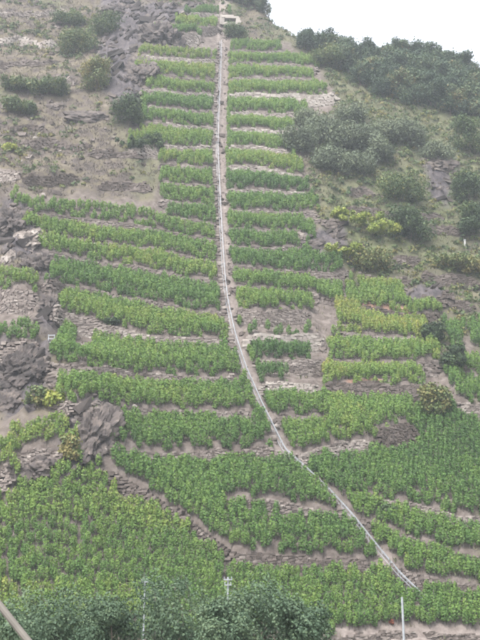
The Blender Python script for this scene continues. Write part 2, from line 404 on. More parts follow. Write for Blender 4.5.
def stone_mat(name, stops, scale=1.4, bump=0.5):
    m = bpy.data.materials.new(name); m.use_nodes = True; nt = m.node_tree; b = nt.nodes['Principled BSDF']
    at = nt.nodes.new('ShaderNodeAttribute'); at.attribute_name = 'tint'
    tc = nt.nodes.new('ShaderNodeTexCoord'); nz = nt.nodes.new('ShaderNodeTexNoise'); nz.inputs['Scale'].default_value = scale
    nz.inputs['Detail'].default_value = 8; nz.inputs['Roughness'].default_value = 0.65
    nt.links.new(tc.outputs['Object'], nz.inputs['Vector'])
    ma = nt.nodes.new('ShaderNodeMath'); ma.operation = 'MULTIPLY_ADD'; nt.links.new(nz.outputs['Fac'], ma.inputs[0]); ma.inputs[1].default_value = 0.7
    nt.links.new(at.outputs['Fac'], ma.inputs[2])
    sb = nt.nodes.new('ShaderNodeMath'); sb.operation = 'SUBTRACT'; nt.links.new(ma.outputs[0], sb.inputs[0]); sb.inputs[1].default_value = 0.35
    r = ramp(nt, stops); nt.links.new(sb.outputs[0], r.inputs[0]); nt.links.new(r.outputs[0], b.inputs['Base Color'])
    b.inputs['Roughness'].default_value = 0.9; b.inputs['Specular IOR Level'].default_value = 0.2
    bp = nt.nodes.new('ShaderNodeBump'); bp.inputs['Strength'].default_value = bump; bp.inputs['Distance'].default_value = 0.1
    n2 = nt.nodes.new('ShaderNodeTexNoise'); n2.inputs['Scale'].default_value = scale * 5; n2.inputs['Detail'].default_value = 6
    nt.links.new(tc.outputs['Object'], n2.inputs['Vector']); nt.links.new(n2.outputs['Fac'], bp.inputs['Height']); nt.links.new(bp.outputs[0], b.inputs['Normal'])
    return m
def plain_mat(name, c, rough=0.7, metal=0.0, noise=0.25):
    m = bpy.data.materials.new(name); m.use_nodes = True; nt = m.node_tree; b = nt.nodes['Principled BSDF']
    nz = nt.nodes.new('ShaderNodeTexNoise'); nz.inputs['Scale'].default_value = 4; nz.inputs['Detail'].default_value = 6
    tc = nt.nodes.new('ShaderNodeTexCoord'); nt.links.new(tc.outputs['Object'], nz.inputs['Vector'])
    r = ramp(nt, [(0.25, tuple(v * (1 - noise) for v in c)), (0.75, tuple(min(1, v * (1 + noise)) for v in c))])
    nt.links.new(nz.outputs['Fac'], r.inputs[0]); nt.links.new(r.outputs[0], b.inputs['Base Color'])
    b.inputs['Roughness'].default_value = rough; b.inputs['Metallic'].default_value = metal
    return m

M = {}
M['vine'] = leaf_mat('vine_leaf', [(0.0, (.032, .078, .020)), (.3, (.078, .160, .036)), (.58, (.144, .236, .048)), (.82, (.23, .265, .06)), (1.0, (.33, .28, .06))], trans=.35)
M['bush'] = leaf_mat('bush_leaf', [(0.0, (.022, .042, .018)), (.4, (.055, .092, .032)), (.7, (.10, .135, .042)), (1.0, (.20, .17, .06))], vary=.15)
M['creeper'] = leaf_mat('creeper_leaf', [(0.0, (.10, .16, .03)), (.5, (.22, .27, .05)), (1.0, (.36, .34, .08))], vary=.15)
M['forest'] = leaf_mat('forest_leaf', [(0.0, (.022, .042, .026)), (.45, (.052, .086, .044)), (.8, (.10, .135, .058)), (1.0, (.17, .13, .055))], vary=.6)
M['grey_leaf'] = leaf_mat('grey_green_leaf', [(0.0, (.040, .074, .044)), (.5, (.085, .132, .076)), (1.0, (.145, .19, .095))], vary=.2)
M['thicket'] = leaf_mat('thicket_leaf', [(0.0, (.066, .088, .056)), (.5, (.12, .148, .088)), (1.0, (.18, .20, .11))], vary=.25)
M['red_leaf'] = leaf_mat('red_leaf', [(0.0, (.13, .035, .022)), (1.0, (.22, .08, .045))])
M['dry'] = leaf_mat('dry_grass', [(0.0, (0.065, 0.052, 0.048)), (.35, (0.113, 0.095, 0.079)), (.62, (0.148, 0.131, 0.084)), (.8, (0.093, 0.101, 0.049)), (1.0, (0.064, 0.093, 0.034))], trans=.2, rough=.9)
M['stone'] = stone_mat('wall_slate', [(0.0, (0.040, 0.031, 0.027)), (.3, (0.070, 0.056, 0.048)), (.55, (0.121, 0.100, 0.090)), (.8, (0.203, 0.174, 0.157)), (1.0, (0.312, 0.281, 0.253))])
M['rock'] = stone_mat('slate_rock', [(0.0, (.022, .019, .018)), (.35, (.062, .052, .049)), (.6, (.10, .083, .073)), (.8, (.15, .128, .112)), (1.0, (.24, .215, .195))], scale=.5, bump=.8)
M['steel'] = plain_mat('galvanised_steel', (.27, .285, .305), .55, .2, .2)
M['wood'] = plain_mat('weathered_wood', (.10, .09, .078), .85)
M['bark'] = plain_mat('bark', (.11, .085, .07), .9)
M['concrete'] = plain_mat('pale_concrete', (.40, .375, .35), .85, 0, .15)
M['white'] = plain_mat('white_paint', (.34, .335, .32), .6, 0, .06)

# ------------------------------------------------------------------ ground sheet
def ground_mat():
    m = bpy.data.materials.new('hillside_soil'); m.use_nodes = True; nt = m.node_tree; b = nt.nodes['Principled BSDF']
    tc = nt.nodes.new('ShaderNodeTexCoord')
    def nz(scale, det=8, ro=.6):
        n = nt.nodes.new('ShaderNodeTexNoise'); n.inputs['Scale'].default_value = scale; n.inputs['Detail'].default_value = det
        n.inputs['Roughness'].default_value = ro; nt.links.new(tc.outputs['Object'], n.inputs['Vector']); return n
    def attr(a):
        n = nt.nodes.new('ShaderNodeAttribute'); n.attribute_name = a; return n
    def mix(f, a, c):
        n = nt.nodes.new('ShaderNodeMix'); n.data_type = 'RGBA'
        nt.links.new(f, n.inputs[0]); nt.links.new(a, n.inputs[6]); nt.links.new(c, n.inputs[7]); return n.outputs[2]
    soil = ramp(nt, [(.3, (0.062, 0.050, 0.043)), (.5, (0.106, 0.088, 0.078)), (.7, (0.165, 0.141, 0.128))]); nt.links.new(nz(.9).outputs['Fac'], soil.inputs[0])
    wild = ramp(nt, [(.30, (0.041, 0.035, 0.031)), (.44, (0.082, 0.068, 0.060)), (.56, (0.108, 0.093, 0.063)), (.72, (0.160, 0.136, 0.119))]); nt.links.new(nz(.35, 10, .7).outputs['Fac'], wild.inputs[0])
    grass = ramp(nt, [(.3, (.046, .056, .028)), (.7, (.112, .122, .06))]); nt.links.new(nz(.6).outputs['Fac'], grass.inputs[0])
    c = mix(attr('wild').outputs['Fac'], soil.outputs[0], wild.outputs[0])
    c = mix(attr('green').outputs['Fac'], c, grass.outputs[0])
    rk = ramp(nt, [(.34, (0.028, 0.025, 0.028)), (.48, (0.061, 0.053, 0.056)), (.60, (0.101, 0.089, 0.090)), (.72, (0.166, 0.148, 0.146))]); nt.links.new(nz(.7, 12, .75).outputs['Fac'], rk.inputs[0])
    c = mix(attr('rock').outputs['Fac'], c, rk.outputs[0])
    path = ramp(nt, [(.3, (0.130, 0.107, 0.096)), (.7, (0.233, 0.201, 0.184))]); nt.links.new(nz(1.6).outputs['Fac'], path.inputs[0])
    c = mix(attr('bare').outputs['Fac'], c, path.outputs[0])
    rust = ramp(nt, [(.3, (.17, .095, .065)), (.7, (.26, .16, .12))]); nt.links.new(nz(1.2).outputs['Fac'], rust.inputs[0])
    c = mix(attr('rust').outputs['Fac'], c, rust.outputs[0])
    nt.links.new(c, b.inputs['Base Color']); b.inputs['Roughness'].default_value = .95; b.inputs['Specular IOR Level'].default_value = .15
    bp = nt.nodes.new('ShaderNodeBump'); bp.inputs['Strength'].default_value = .8; bp.inputs['Distance'].default_value = .25
    nt.links.new(nz(2.2, 10, .7).outputs['Fac'], bp.inputs['Height']); nt.links.new(bp.outputs[0], b.inputs['Normal'])
    return m
RAIL_PX = [(221.5, 40), (220.5, 80), (218.5, 120), (218, 150), (220, 190), (222, 230), (225, 275), (228, 300), (235, 332), (246, 366), (262, 402), (285, 448), (301, 462),
           (330, 489), (352, 513), (375, 542), (400, 572), (426, 597)]
_rp = np.array(RAIL_PX, float)
_s = np.concatenate([[0], np.cumsum(np.hypot(*np.diff(_rp, axis=0).T))]); _u = np.linspace(0, _s[-1], 150)
_rx = np.interp(_u, _s, _rp[:, 0]); _ry = np.interp(_u, _s, _rp[:, 1])
for _ in range(3):
    _rx[1:-1] = (_rx[:-2] + 2 * _rx[1:-1] + _rx[2:]) / 4
RAIL = hit(_rx, _ry, hill, 1.1)
UU, VV = to_px(XX, YY, ZZ)
PATH_D = np.full(XX.shape, 99.0)
_sel = (GX[:, None] > -90) & (GX[:, None] < 90) & (GY[None, :] > 90) & (GY[None, :] < 330)
_d = np.interp(YY[_sel], RAIL[::-1][np.argsort(RAIL[::-1, 1]), 1], RAIL[::-1][np.argsort(RAIL[::-1, 1]), 0])
PATH_D[_sel] = np.where(YY[_sel] < RAIL[-1, 1] - 1, 99, np.abs(XX[_sel] - _d))
bare = sstep(1.5, .7, PATH_D + 0.5 * fbm(XX * .8, YY * .8, 2, 71))
bottom_path = sstep(622, 630, VV) * sstep(290, 330, UU) * (VV < 660)
bare = np.maximum(bare, bottom_path)
green = np.clip(sstep(.02, .25, fbm(XX * .06, YY * .06, 3, 51)) * WILD * .55, 0, 1)
green = np.maximum(green, WILD * sstep(295, 345, UU) * np.clip(.65 + .9 * fbm(XX * .09, YY * .09, 3, 53), .1, .92))
for poly in [[(330, 225), (400, 225), (400, 266), (330, 268)], [(430, 248), (466, 250), (466, 272), (430, 270)], [(300, 40), (480, 80), (480, 140), (400, 120), (330, 70)]]:
    green = np.maximum(green, inside(UU, VV, poly) * .7)
rust = np.zeros_like(XX)
for poly in [[(348, 304), (410, 313), (408, 319), (352, 311)], [(346, 388), (384, 389), (382, 398), (348, 397)]]:
    rust = np.maximum(rust, inside(UU, VV + 1.5, poly) * .9)
nx, ny = len(GX), len(GY)
V = np.stack([XX, YY, GZ], -1).reshape(-1, 3)
ii, jj = np.meshgrid(np.arange(nx - 1), np.arange(ny - 1), indexing='ij'); a = (ii * ny + jj).ravel()
Fq = np.stack([a, a + ny, a + ny + 1, a + 1], -1)
g = obj('ground', mesh('ground', V, Fq, ground_mat(), smooth=True, attrs=dict(wild=WILD, bare=bare, green=green, rust=rust, rock=ROCK)))
tag(g, kind='structure')

# ------------------------------------------------------------------ dry stone walls, one object each
BOX = np.array([[-1, -1, -1], [1, -1, -1], [1, 1, -1], [-1, 1, -1], [-1, -1, 1], [1, -1, 1], [1, 1, 1], [-1, 1, 1]], float) * .5
BF = np.array([[0, 3, 2, 1], [4, 5, 6, 7], [0, 1, 5, 4], [1, 2, 6, 5], [2, 3, 7, 6], [3, 0, 4, 7]])
def stones(C, S, ang, jit, rnd):
    n = len(C)
    P = BOX[None] * (1 + rnd.uniform(-jit, jit, (n, 8, 3))) * S[:, None, :]
    ca, sa = np.cos(ang)[:, None], np.sin(ang)[:, None]
    X = P[..., 0] * ca - P[..., 1] * sa; Y = P[..., 0] * sa + P[..., 1] * ca
    P = np.stack([X, Y, P[..., 2]], -1) + C[:, None, :]
    Fc = (BF[None] + 8 * np.arange(n)[:, None, None]).reshape(-1, 4)
    return P.reshape(-1, 3), Fc
for k, t in enumerate(T):
    rnd = np.random.default_rng(100 + k)
    xs = np.linspace(t['x'][0], t['x'][-1], max(10, int((t['x'][-1] - t['x'][0]) / .3)))
    o, Ys, wh, ok = column_walls(xs)
    hk = np.array([wh[list(o[:, c]).index(k), c] for c in range(len(xs))])
    ys = np.interp(xs, t['x'], t['y']); base = hill(xs, ys) - hk / 2; top = base + hk
    # remnants: broken tops
    brk = np.clip(fbm(xs * .35, xs * 0 + k * 7.1, 3, 61) * 1.3, -.9, .25) * (1.0 if t['vines'] is None else .35)
    top = top + brk
    arc = np.concatenate([[0], np.cumsum(np.hypot(np.diff(xs), np.diff(ys)))])
    ang = np.arctan2(np.gradient(ys), np.gradient(xs))
    big = 1.5 if t['stone'] > .88 else 1.0
    far = math.hypot(xs.mean(), ys.mean()); big *= 1.0 + max(0, far - 130) / 250
    C, S, A, TN = [], [], [], []
    z0 = -0.35; c = 0
    while z0 < (top - base).max() + .1 and c < 60:
        ch = rnd.uniform(.17, .30) * big
        ln = rnd.uniform(.28, .75, int(arc[-1] / (.4 * big)) + 4) * big
        s = np.cumsum(ln) - ln / 2; s = s[s < arc[-1]]; ln = ln[:len(s)]
        bx = np.interp(s, arc, xs); by = np.interp(s, arc, ys); bb = np.interp(s, arc, base); bt = np.interp(s, arc, top); ba = np.interp(s, arc, ang)
        zc = bb + z0 + ch / 2
        keep = zc < bt + ch * .35
        n = keep.sum()
        batter = .12 * (zc - bb)[keep]
        C.append(np.stack([bx[keep], by[keep] + batter - .02 + rnd.normal(0, .035, n), zc[keep] + rnd.normal(0, .02, n)], -1))
        S.append(np.stack([ln[keep] * .97, np.full(n, .8), np.full(n, ch * .97)], -1)); A.append(ba[keep] + rnd.normal(0, .06, n))
        TN.append(t['stone'] + rnd.normal(0, .09, n) + .14 * fbm(bx[keep] * .5, zc[keep] * .8, 2, k))
        z0 += ch; c += 1
    C = np.concatenate(C); S = np.concatenate(S); A = np.concatenate(A); TN = np.concatenate(TN)
    org = np.array([xs[len(xs) // 2], ys[len(ys) // 2], base[len(xs) // 2]])
    Vs, Fs = stones(C - org, S, A, .14, rnd)
    e = empty('terrace_wall', org); tag(e, t['wlabel'], 'wall', 'dry stone walls of the terraces')
    tag(obj('stones', mesh('wall_stones', Vs, Fs, M['stone'], np.repeat(np.clip(TN, 0, 1), 6)), e), kind='stuff')

# ------------------------------------------------------------------ foliage helpers
def leaves(P, N, size, rnd, aspect=1.0, lay=0.6, tri=False):
    """leaf quads at P, facing roughly N"""
    n = len(P)
    N = N + rnd.normal(0, lay, (n, 3)); N /= np.linalg.norm(N, axis=1, keepdims=True) + 1e-9
    U = np.cross(N, rnd.normal(0, 1, (n, 3))); U /= np.linalg.norm(U, axis=1, keepdims=True) + 1e-9
    W = np.cross(N, U)
    s = (size * rnd.uniform(.65, 1.25, n))[:, None]
    fold = N * s * rnd.uniform(-.25, .25, n)[:, None]
    Q = np.stack([P - U * s * aspect + fold, P - W * s * .8, P + U * s * aspect * .9 + fold, P + W * s], 1)
    if tri:
        Q = np.stack([P - U * s - W * s * .6, P + U * s - W * s * .6 + fold, P + W * s * 1.1], 1)
        return Q.reshape(-1, 3), np.arange(3 * n).reshape(-1, 3)
    return Q.reshape(-1, 3), np.arange(4 * n).reshape(-1, 4)
def tube(pts, rad, sides=6):
    pts = np.asarray(pts, float); n = len(pts); rad = np.broadcast_to(rad, n)
    d = np.gradient(pts, axis=0); d /= np.linalg.norm(d, axis=1, keepdims=True) + 1e-9
    ref = np.where(np.abs(d[:, 2:3]) > .9, np.array([[1., 0, 0]]), np.array([[0, 0, 1.]]))
    u = np.cross(d, ref); u /= np.linalg.norm(u, axis=1, keepdims=True); v = np.cross(d, u)
    th = np.linspace(0, 2 * math.pi, sides, endpoint=False)
    V = pts[:, None] + rad[:, None, None] * (u[:, None] * np.cos(th)[None, :, None] + v[:, None] * np.sin(th)[None, :, None])
    Fs = [[i * sides + j, i * sides + (j + 1) % sides, (i + 1) * sides + (j + 1) % sides, (i + 1) * sides + j] for i in range(n - 1) for j in range(sides)]
    V = V.reshape(-1, 3); b = len(V)
    V = np.vstack([V, pts[:1], pts[-1:]])
    Fs += [[b, (j + 1) % sides, j, j] for j in range(0)]
    for j in range(0, sides, 2):
        Fs.append([b, (j + 2) % sides, (j + 1) % sides, j]); Fs.append([b + 1, (n - 1) * sides + j, (n - 1) * sides + (j + 1) % sides, (n - 1) * sides + (j + 2) % sides])
    return V, np.array(Fs)
def merge(parts):
    Vs, Fs, o = [], [], 0
    for v, f in parts: Vs.append(v); Fs.append(np.asarray(f) + o); o += len(v)
    return np.concatenate(Vs), np.concatenate(Fs)
def boxvf(c, s, rot=0.0, jit=0.0, rnd=rng):
    return stones(np.array([c], float), np.array([s], float), np.array([rot]), jit, rnd)

def vine_shape(n, size, seed, tri=False):
    """one staked vine: a leafy column, 1.85 m, fuller in the middle, whips on top"""
    r = np.random.default_rng(seed)
    h = np.concatenate([r.beta(1.7, 1.35, int(n * .9)) * 1.35 + .45, r.uniform(1.6, 2.05, n - int(n * .9))])
    prof = np.interp(h, [.4, .7, 1.2, 1.6, 1.85, 2.1], [.22, .36, .41, .38, .30, .14])
    th = r.uniform(0, 2 * math.pi, n); rad = prof * np.sqrt(r.uniform(.15, 1, n)) * (1 + .15 * np.sin(3 * th + seed))
    P = np.stack([np.cos(th) * rad, np.sin(th) * rad, h], -1)
    N = np.stack([np.cos(th), np.sin(th), .35 + 0 * th], -1)
    V, Fc = leaves(P, N, size, r, 1.0, .5, tri)
    ti = r.normal(0, .06, n) + (h - 1.2) * .08 - .03
    return V, Fc, ti
VINES = [vine_shape(178, .105, 900 + s, True) for s in range(6)]
# where every vine stands
VP = []             # x, y, z, terrace, tint
for k, t in enumerate(T):
    if not t['vines']: continue
    rnd = np.random.default_rng(300 + k)
    x0, x1 = t['vx']; nx_ = int((x1 - x0) / (.60 if t['plot'] else .62))
    if nx_ < 1: continue
    xs = np.linspace(x0, x1, nx_ + 1) 
    xcl = np.clip(xs, t['x'][0], t['x'][-1]); yk = np.interp(xcl, t['x'], t['y'])
    o, Ys, wh, ok = column_walls(xs)
    ylim = np.empty(len(xs))
    for c in range(len(xs)):
        above = Ys[:, c][(Ys[:, c] > yk[c] + .9) & (Ys[:, c] < 1e5)]
        gap = above[0] - yk[c] if len(above) else 1e9
        ylim[c] = yk[c] + (gap - (.9 if t['name'] == 'B0' else .5 if gap < 6 else .4) if gap < (t['depth'] + 3 if t['plot'] else 12 if t['name'] in ('L17', 'L18', 'L19') else 8.5) else t['depth'])
    for r_ in range(t['rows']):
        off = .65 + (.98 if t['plot'] else 1.0) * r_
        x = xs + rnd.normal(0, .09, len(xs)) + (r_ % 2) * .3; y = yk + off + rnd.normal(0, .10, len(xs))
        p = rnd.uniform(0, 1, len(xs))
        gapn = fbm(x * .25, y * .25, 2, 81 + k)
        keep = (y < ylim + (.35 if r_ == 0 else 0)) & (p < t['dens'] * (1.0 - (.3 if t['dens'] < .93 else .04) * sstep(.15, .42, gapn)))
        keep &= (x > x0 - .3) & (x < x1 + .3)
        rx = np.interp(y, RAIL[np.argsort(RAIL[:, 1]), 1], RAIL[np.argsort(RAIL[:, 1]), 0])
        keep &= (np.abs(x - rx) > 1.25) | (y < RAIL[-1, 1] + .3)
        ti = t['tint'] + .20 * fbm(x * .16, y * .3, 3, 91) + rnd.normal(0, .05, len(x))
        z = ground(x, y)
        for a in np.nonzero(keep)[0]: VP.append((x[a], y[a], z[a], k, ti[a]))
VP = np.array(VP)
u, v = to_px(VP[:, 0], VP[:, 1], VP[:, 2] + 1.2)
dist = np.hypot(VP[:, 0], VP[:, 1])
shown = (u > 2) & (u < 478) & (v < 630) & ~((u < 325) & (v > 588 - 6 * np.abs(np.sin(u * .03))))
front = np.where(shown, dist, 1e9); order = np.argsort(front)[:300]
single = np.zeros(len(VP), bool); single[order] = True
print('vines', len(VP), 'singles', single.sum())
# nearest vines, one object each
FIELD = {'L21': 'wide band above the path strip', 'P0': 'wide field at right', 'L20': 'deep band by the rail bend', 'B0': 'lower left field', 'P3': 'lowest plot at right behind the pole', 'L22': 'sparse plot above the lower wall', 'P2': 'band above the lower footpath at right', 'P1': 'wedge between the two footpaths'}
vbases = []
for s in range(5):
    Vv, Fv, ti = vine_shape(230, .092, 950 + s)
    fol = mesh('vine_foliage', Vv, Fv, M['vine'], ti + .44)
    r = np.random.default_rng(s)
    tr = tube([(0, 0, -.15), (.05, .03, .25), (-.03, .05, .6), (.04, 0, 1.0)], [.05, .04, .03, .02], 5)
    st = boxvf((.10, .02, .98), (.055, .055, 2.3), .3)
    vbases.append((fol, mesh('vine_trunk', *tr, M['bark']), mesh('vine_stake', *st, M['wood'])))
for a in order:
    x, y, z, k, ti = VP[a]; nm = T[int(k)]['name']
    fol, tr, st = vbases[random.randrange(5)]
    e = empty('grapevine', (x, y, z - .03), random.uniform(0, 6.28)); s = random.uniform(.88, 1.12); e.scale = (s, s, s * random.uniform(.92, 1.08))
    where = FIELD.get(nm, 'lowest slope')
    tag(e, 'staked green grapevine, one of the nearest in the ' + where, 'grapevine', 'nearest grapevines in the ' + where)
    obj('foliage', fol, e); obj('trunk', tr, e); obj('stake', st, e)
# the other vines: one row or plot per terrace
for k, t in enumerate(T):
    idx = np.nonzero((VP[:, 3] == k) & ~single)[0]
    if len(idx) == 0: continue
    rnd = np.random.default_rng(500 + k)
    org = VP[idx[len(idx) // 2], :3].copy()
    Vs, Fs, Ts, off = [], [], [], 0; SC, SS = [], []
    for a in idx:
        x, y, z, _, ti = VP[a]
        Vv, Fv, tl = VINES[rnd.integers(6)]
        th = rnd.uniform(0, 6.28); s = rnd.uniform(.96, 1.12); sz = s * rnd.uniform(.94, 1.12)
        c_, s_ = math.cos(th) * s, math.sin(th) * s
        W = np.empty_like(Vv); W[:, 0] = Vv[:, 0] * c_ - Vv[:, 1] * s_ + x - org[0]; W[:, 1] = Vv[:, 0] * s_ + Vv[:, 1] * c_ + y - org[1]; W[:, 2] = Vv[:, 2] * sz + z - org[2]
        Vs.append(W); Fs.append(Fv + off); Ts.append(tl + ti); off += len(W)
        SC.append((x - org[0] + .1, y - org[1], z - org[2] + .9)); SS.append((.06, .06, 2.2 * s))
    plot = t['plot'] or t['name'] in ('B0',)
    e = empty('vine_plot' if plot else 'vine_row', org)
    tag(e, t['label'], 'vineyard plot' if plot else 'vine row', 'vine plots of the lower slope' if plot else 'vine rows along the terraces')
    tag(obj('foliage', mesh('row_foliage', np.concatenate(Vs), np.concatenate(Fs), M['vine'], np.clip(np.concatenate(Ts), 0, 1)), e), kind='stuff')
    Vk, Fk = stones(np.array(SC), np.array(SS), rnd.uniform(0, 1, len(SC)), .05, rnd)
    tag(obj('stakes', mesh('row_stakes', Vk, Fk, M['wood']), e), kind='stuff')

# ------------------------------------------------------------------ monorail up the slope
RP = RAIL.copy(); RP[:, 2] = np.maximum(RP[:, 2], np.array([ground(p[0], p[1]) for p in RAIL]) + .25)
e = empty('monorail', RP[-1]); tag(e, 'thin pale steel monorail climbing straight up through the vine terraces', 'monorail')
o0 = RP[-1]
def sweep(P, offx, offz, wx, hz):
    d = np.gradient(P, axis=0); d /= np.linalg.norm(d, axis=1, keepdims=True)
    side = np.cross(d, [0, 0, 1.]); side /= np.linalg.norm(side, axis=1, keepdims=True); up = np.cross(side, d)
    c = P + side * offx + up * offz
    V = np.stack([c - side * wx - up * hz, c + side * wx - up * hz, c + side * wx + up * hz, c - side * wx + up * hz], 1).reshape(-1, 3)
    n = len(P); Fs = [[i * 4 + j, i * 4 + (j + 1) % 4, i * 4 + 4 + (j + 1) % 4, i * 4 + 4 + j] for i in range(n - 1) for j in range(4)] + [[3, 2, 1, 0], [n * 4 - 4, n * 4 - 3, n * 4 - 2, n * 4 - 1]]
    return V, np.array(Fs)
obj('rail', mesh('rail', *sweep(RP - o0, 0, .02, .034, .04), M['steel']), e)
obj('rack_strip', mesh('rack_strip', *sweep(RP - o0, 0, -.08, .03, .03), M['steel']), e)
obj('water_pipe', mesh('water_pipe', *sweep(RP - o0, .35, -.3, .025, .025), M['steel']), e)
for i in range(2, 150, 3):
    p = RP[i] - o0; gz = ground(RP[i, 0], RP[i, 1]) - o0[2]
    parts = [boxvf((p[0] - .13, p[1], (p[2] + gz) / 2 - .3), (.035, .035, p[2] - gz + .6)), boxvf((p[0] + .13, p[1], (p[2] + gz) / 2 - .3), (.035, .035, p[2] - gz + .6)), boxvf((p[0], p[1], p[2] - .22), (.3, .04, .04))]
    obj('support', mesh('rail_support', *merge(parts), M['steel']), e)
# worn stone steps beside the rail
e = empty('stone_steps', RP[-1]); tag(e, 'pale flight of rough stone steps beside the monorail', 'steps')
for i in range(0, 600):
    f = i / 600 * 149; j = int(f); q = RAIL[j] * (1 - f + j) + RAIL[min(j + 1, 149)] * (f - j)
    if random.random() < .25: continue
    x, y = q[0] - .8 + random.uniform(-.15, .15), q[1]
    st = obj('step', None or mesh('step', *boxvf((0, 0, 0), (random.uniform(.5, 1.0), .5, .25), random.uniform(-.15, .15), .12), M['stone'], [random.uniform(.35, .9)] * 6), e)
    st.location = (x - RP[-1][0], y - RP[-1][1], float(ground(x, y)) + .04 - RP[-1][2])
    if len(e.children) >= 295: pass

# ------------------------------------------------------------------ bushes and trees
def bush_mesh(name, w_, d_, h_, n, size, seed, mat, lobes=7, base=.45, yellow=0.0):
    r = np.random.default_rng(seed)
    L = np.stack([r.uniform(-.5, .5, lobes) * w_ * .75, r.uniform(-.5, .5, lobes) * d_ * .75, r.uniform(0, 1, lobes)], -1)
    Rr = r.uniform(.11, .32, lobes) * min(w_, h_ * 1.3)
    Rr = np.minimum(Rr, .45 * h_); L[:, 2] = .28 * h_ + L[:, 2] * np.maximum(h_ - Rr * .92 - .28 * h_, 0); L[0, :2] *= .3; L[0, 2] = h_ - Rr[0] * .92
    pick = r.choice(lobes, n, p=Rr ** 2 / (Rr ** 2).sum())
    D = r.normal(0, 1, (n, 3)); D /= np.linalg.norm(D, axis=1, keepdims=True)
    rr = Rr[pick] * (r.uniform(.4, 1, n) ** .6) * np.where(r.uniform(0, 1, n) < .12, r.uniform(1.0, 1.35, n), 1) * (1 + .25 * np.sin(D[:, 0] * 9 + D[:, 2] * 7 + pick))
    P = L[pick] + D * rr[:, None]
    k = (P[:, 2] > 0.02 * h_); P, D = P[k], D[k]
    V, Fc = leaves(P, D + np.array([0, 0, .3]), size, r, 1.0, .6)
    ti = base + r.normal(0, .14, len(P)) + .17 * np.sin(pick[k] * 2.3)
    return mesh(name, V, Fc, mat, np.clip(ti, 0, 1))
def stem_mesh(h_, seed, spread=.35, nb=5, r0=.07):
    r = np.random.default_rng(seed); ps = []
    ps.append(tube([(0, 0, -.3), (.05 * h_, 0, h_ * .25), (.02 * h_, .03 * h_, h_ * .55), (0, 0, h_ * .8)], [r0, r0 * .8, r0 * .5, r0 * .2], 6))
    for _ in range(nb):
        a = r.uniform(0, 6.28); z0 = r.uniform(.12, .5) * h_; l = r.uniform(.6, 1) * spread * h_
        ps.append(tube([(.03 * h_, 0, z0), (math.cos(a) * l * .5, math.sin(a) * l * .5, z0 + l * .4), (math.cos(a) * l, math.sin(a) * l, z0 + l * .8)], [r0 * .5, r0 * .35, r0 * .12], 6))
    return merge(ps)
def bush(name, px, py, wpx, hpx, label, mat='bush', base=.45, seed=1, dens=1.0, cat='bush', group=None, depth=.8, lobes=24, size=.18):
    p = hit(px, py, ground)[0]; s = np.linalg.norm(p - CAM) / F
    w_, h_ = wpx * s, hpx * s * 1.12
    e = empty(name, (p[0], p[1] + .25 * w_ * .5, float(ground(p[0], p[1] + .12 * w_)) - .1), 0)
    tag(e, label, cat, group)
    area = w_ * h_ * 3
    n = int(np.clip(area * 105 * dens * (.16 / size) ** 2, 250, 5500))
    obj('foliage', bush_mesh('bush_foliage', w_, w_ * depth, h_, n, size, seed, M[mat], lobes, base), e)
    obj('stem', mesh('bush_stem', *stem_mesh(h_, seed, min(.6, .45 * w_ / h_)), M['bark']), e)
    return e
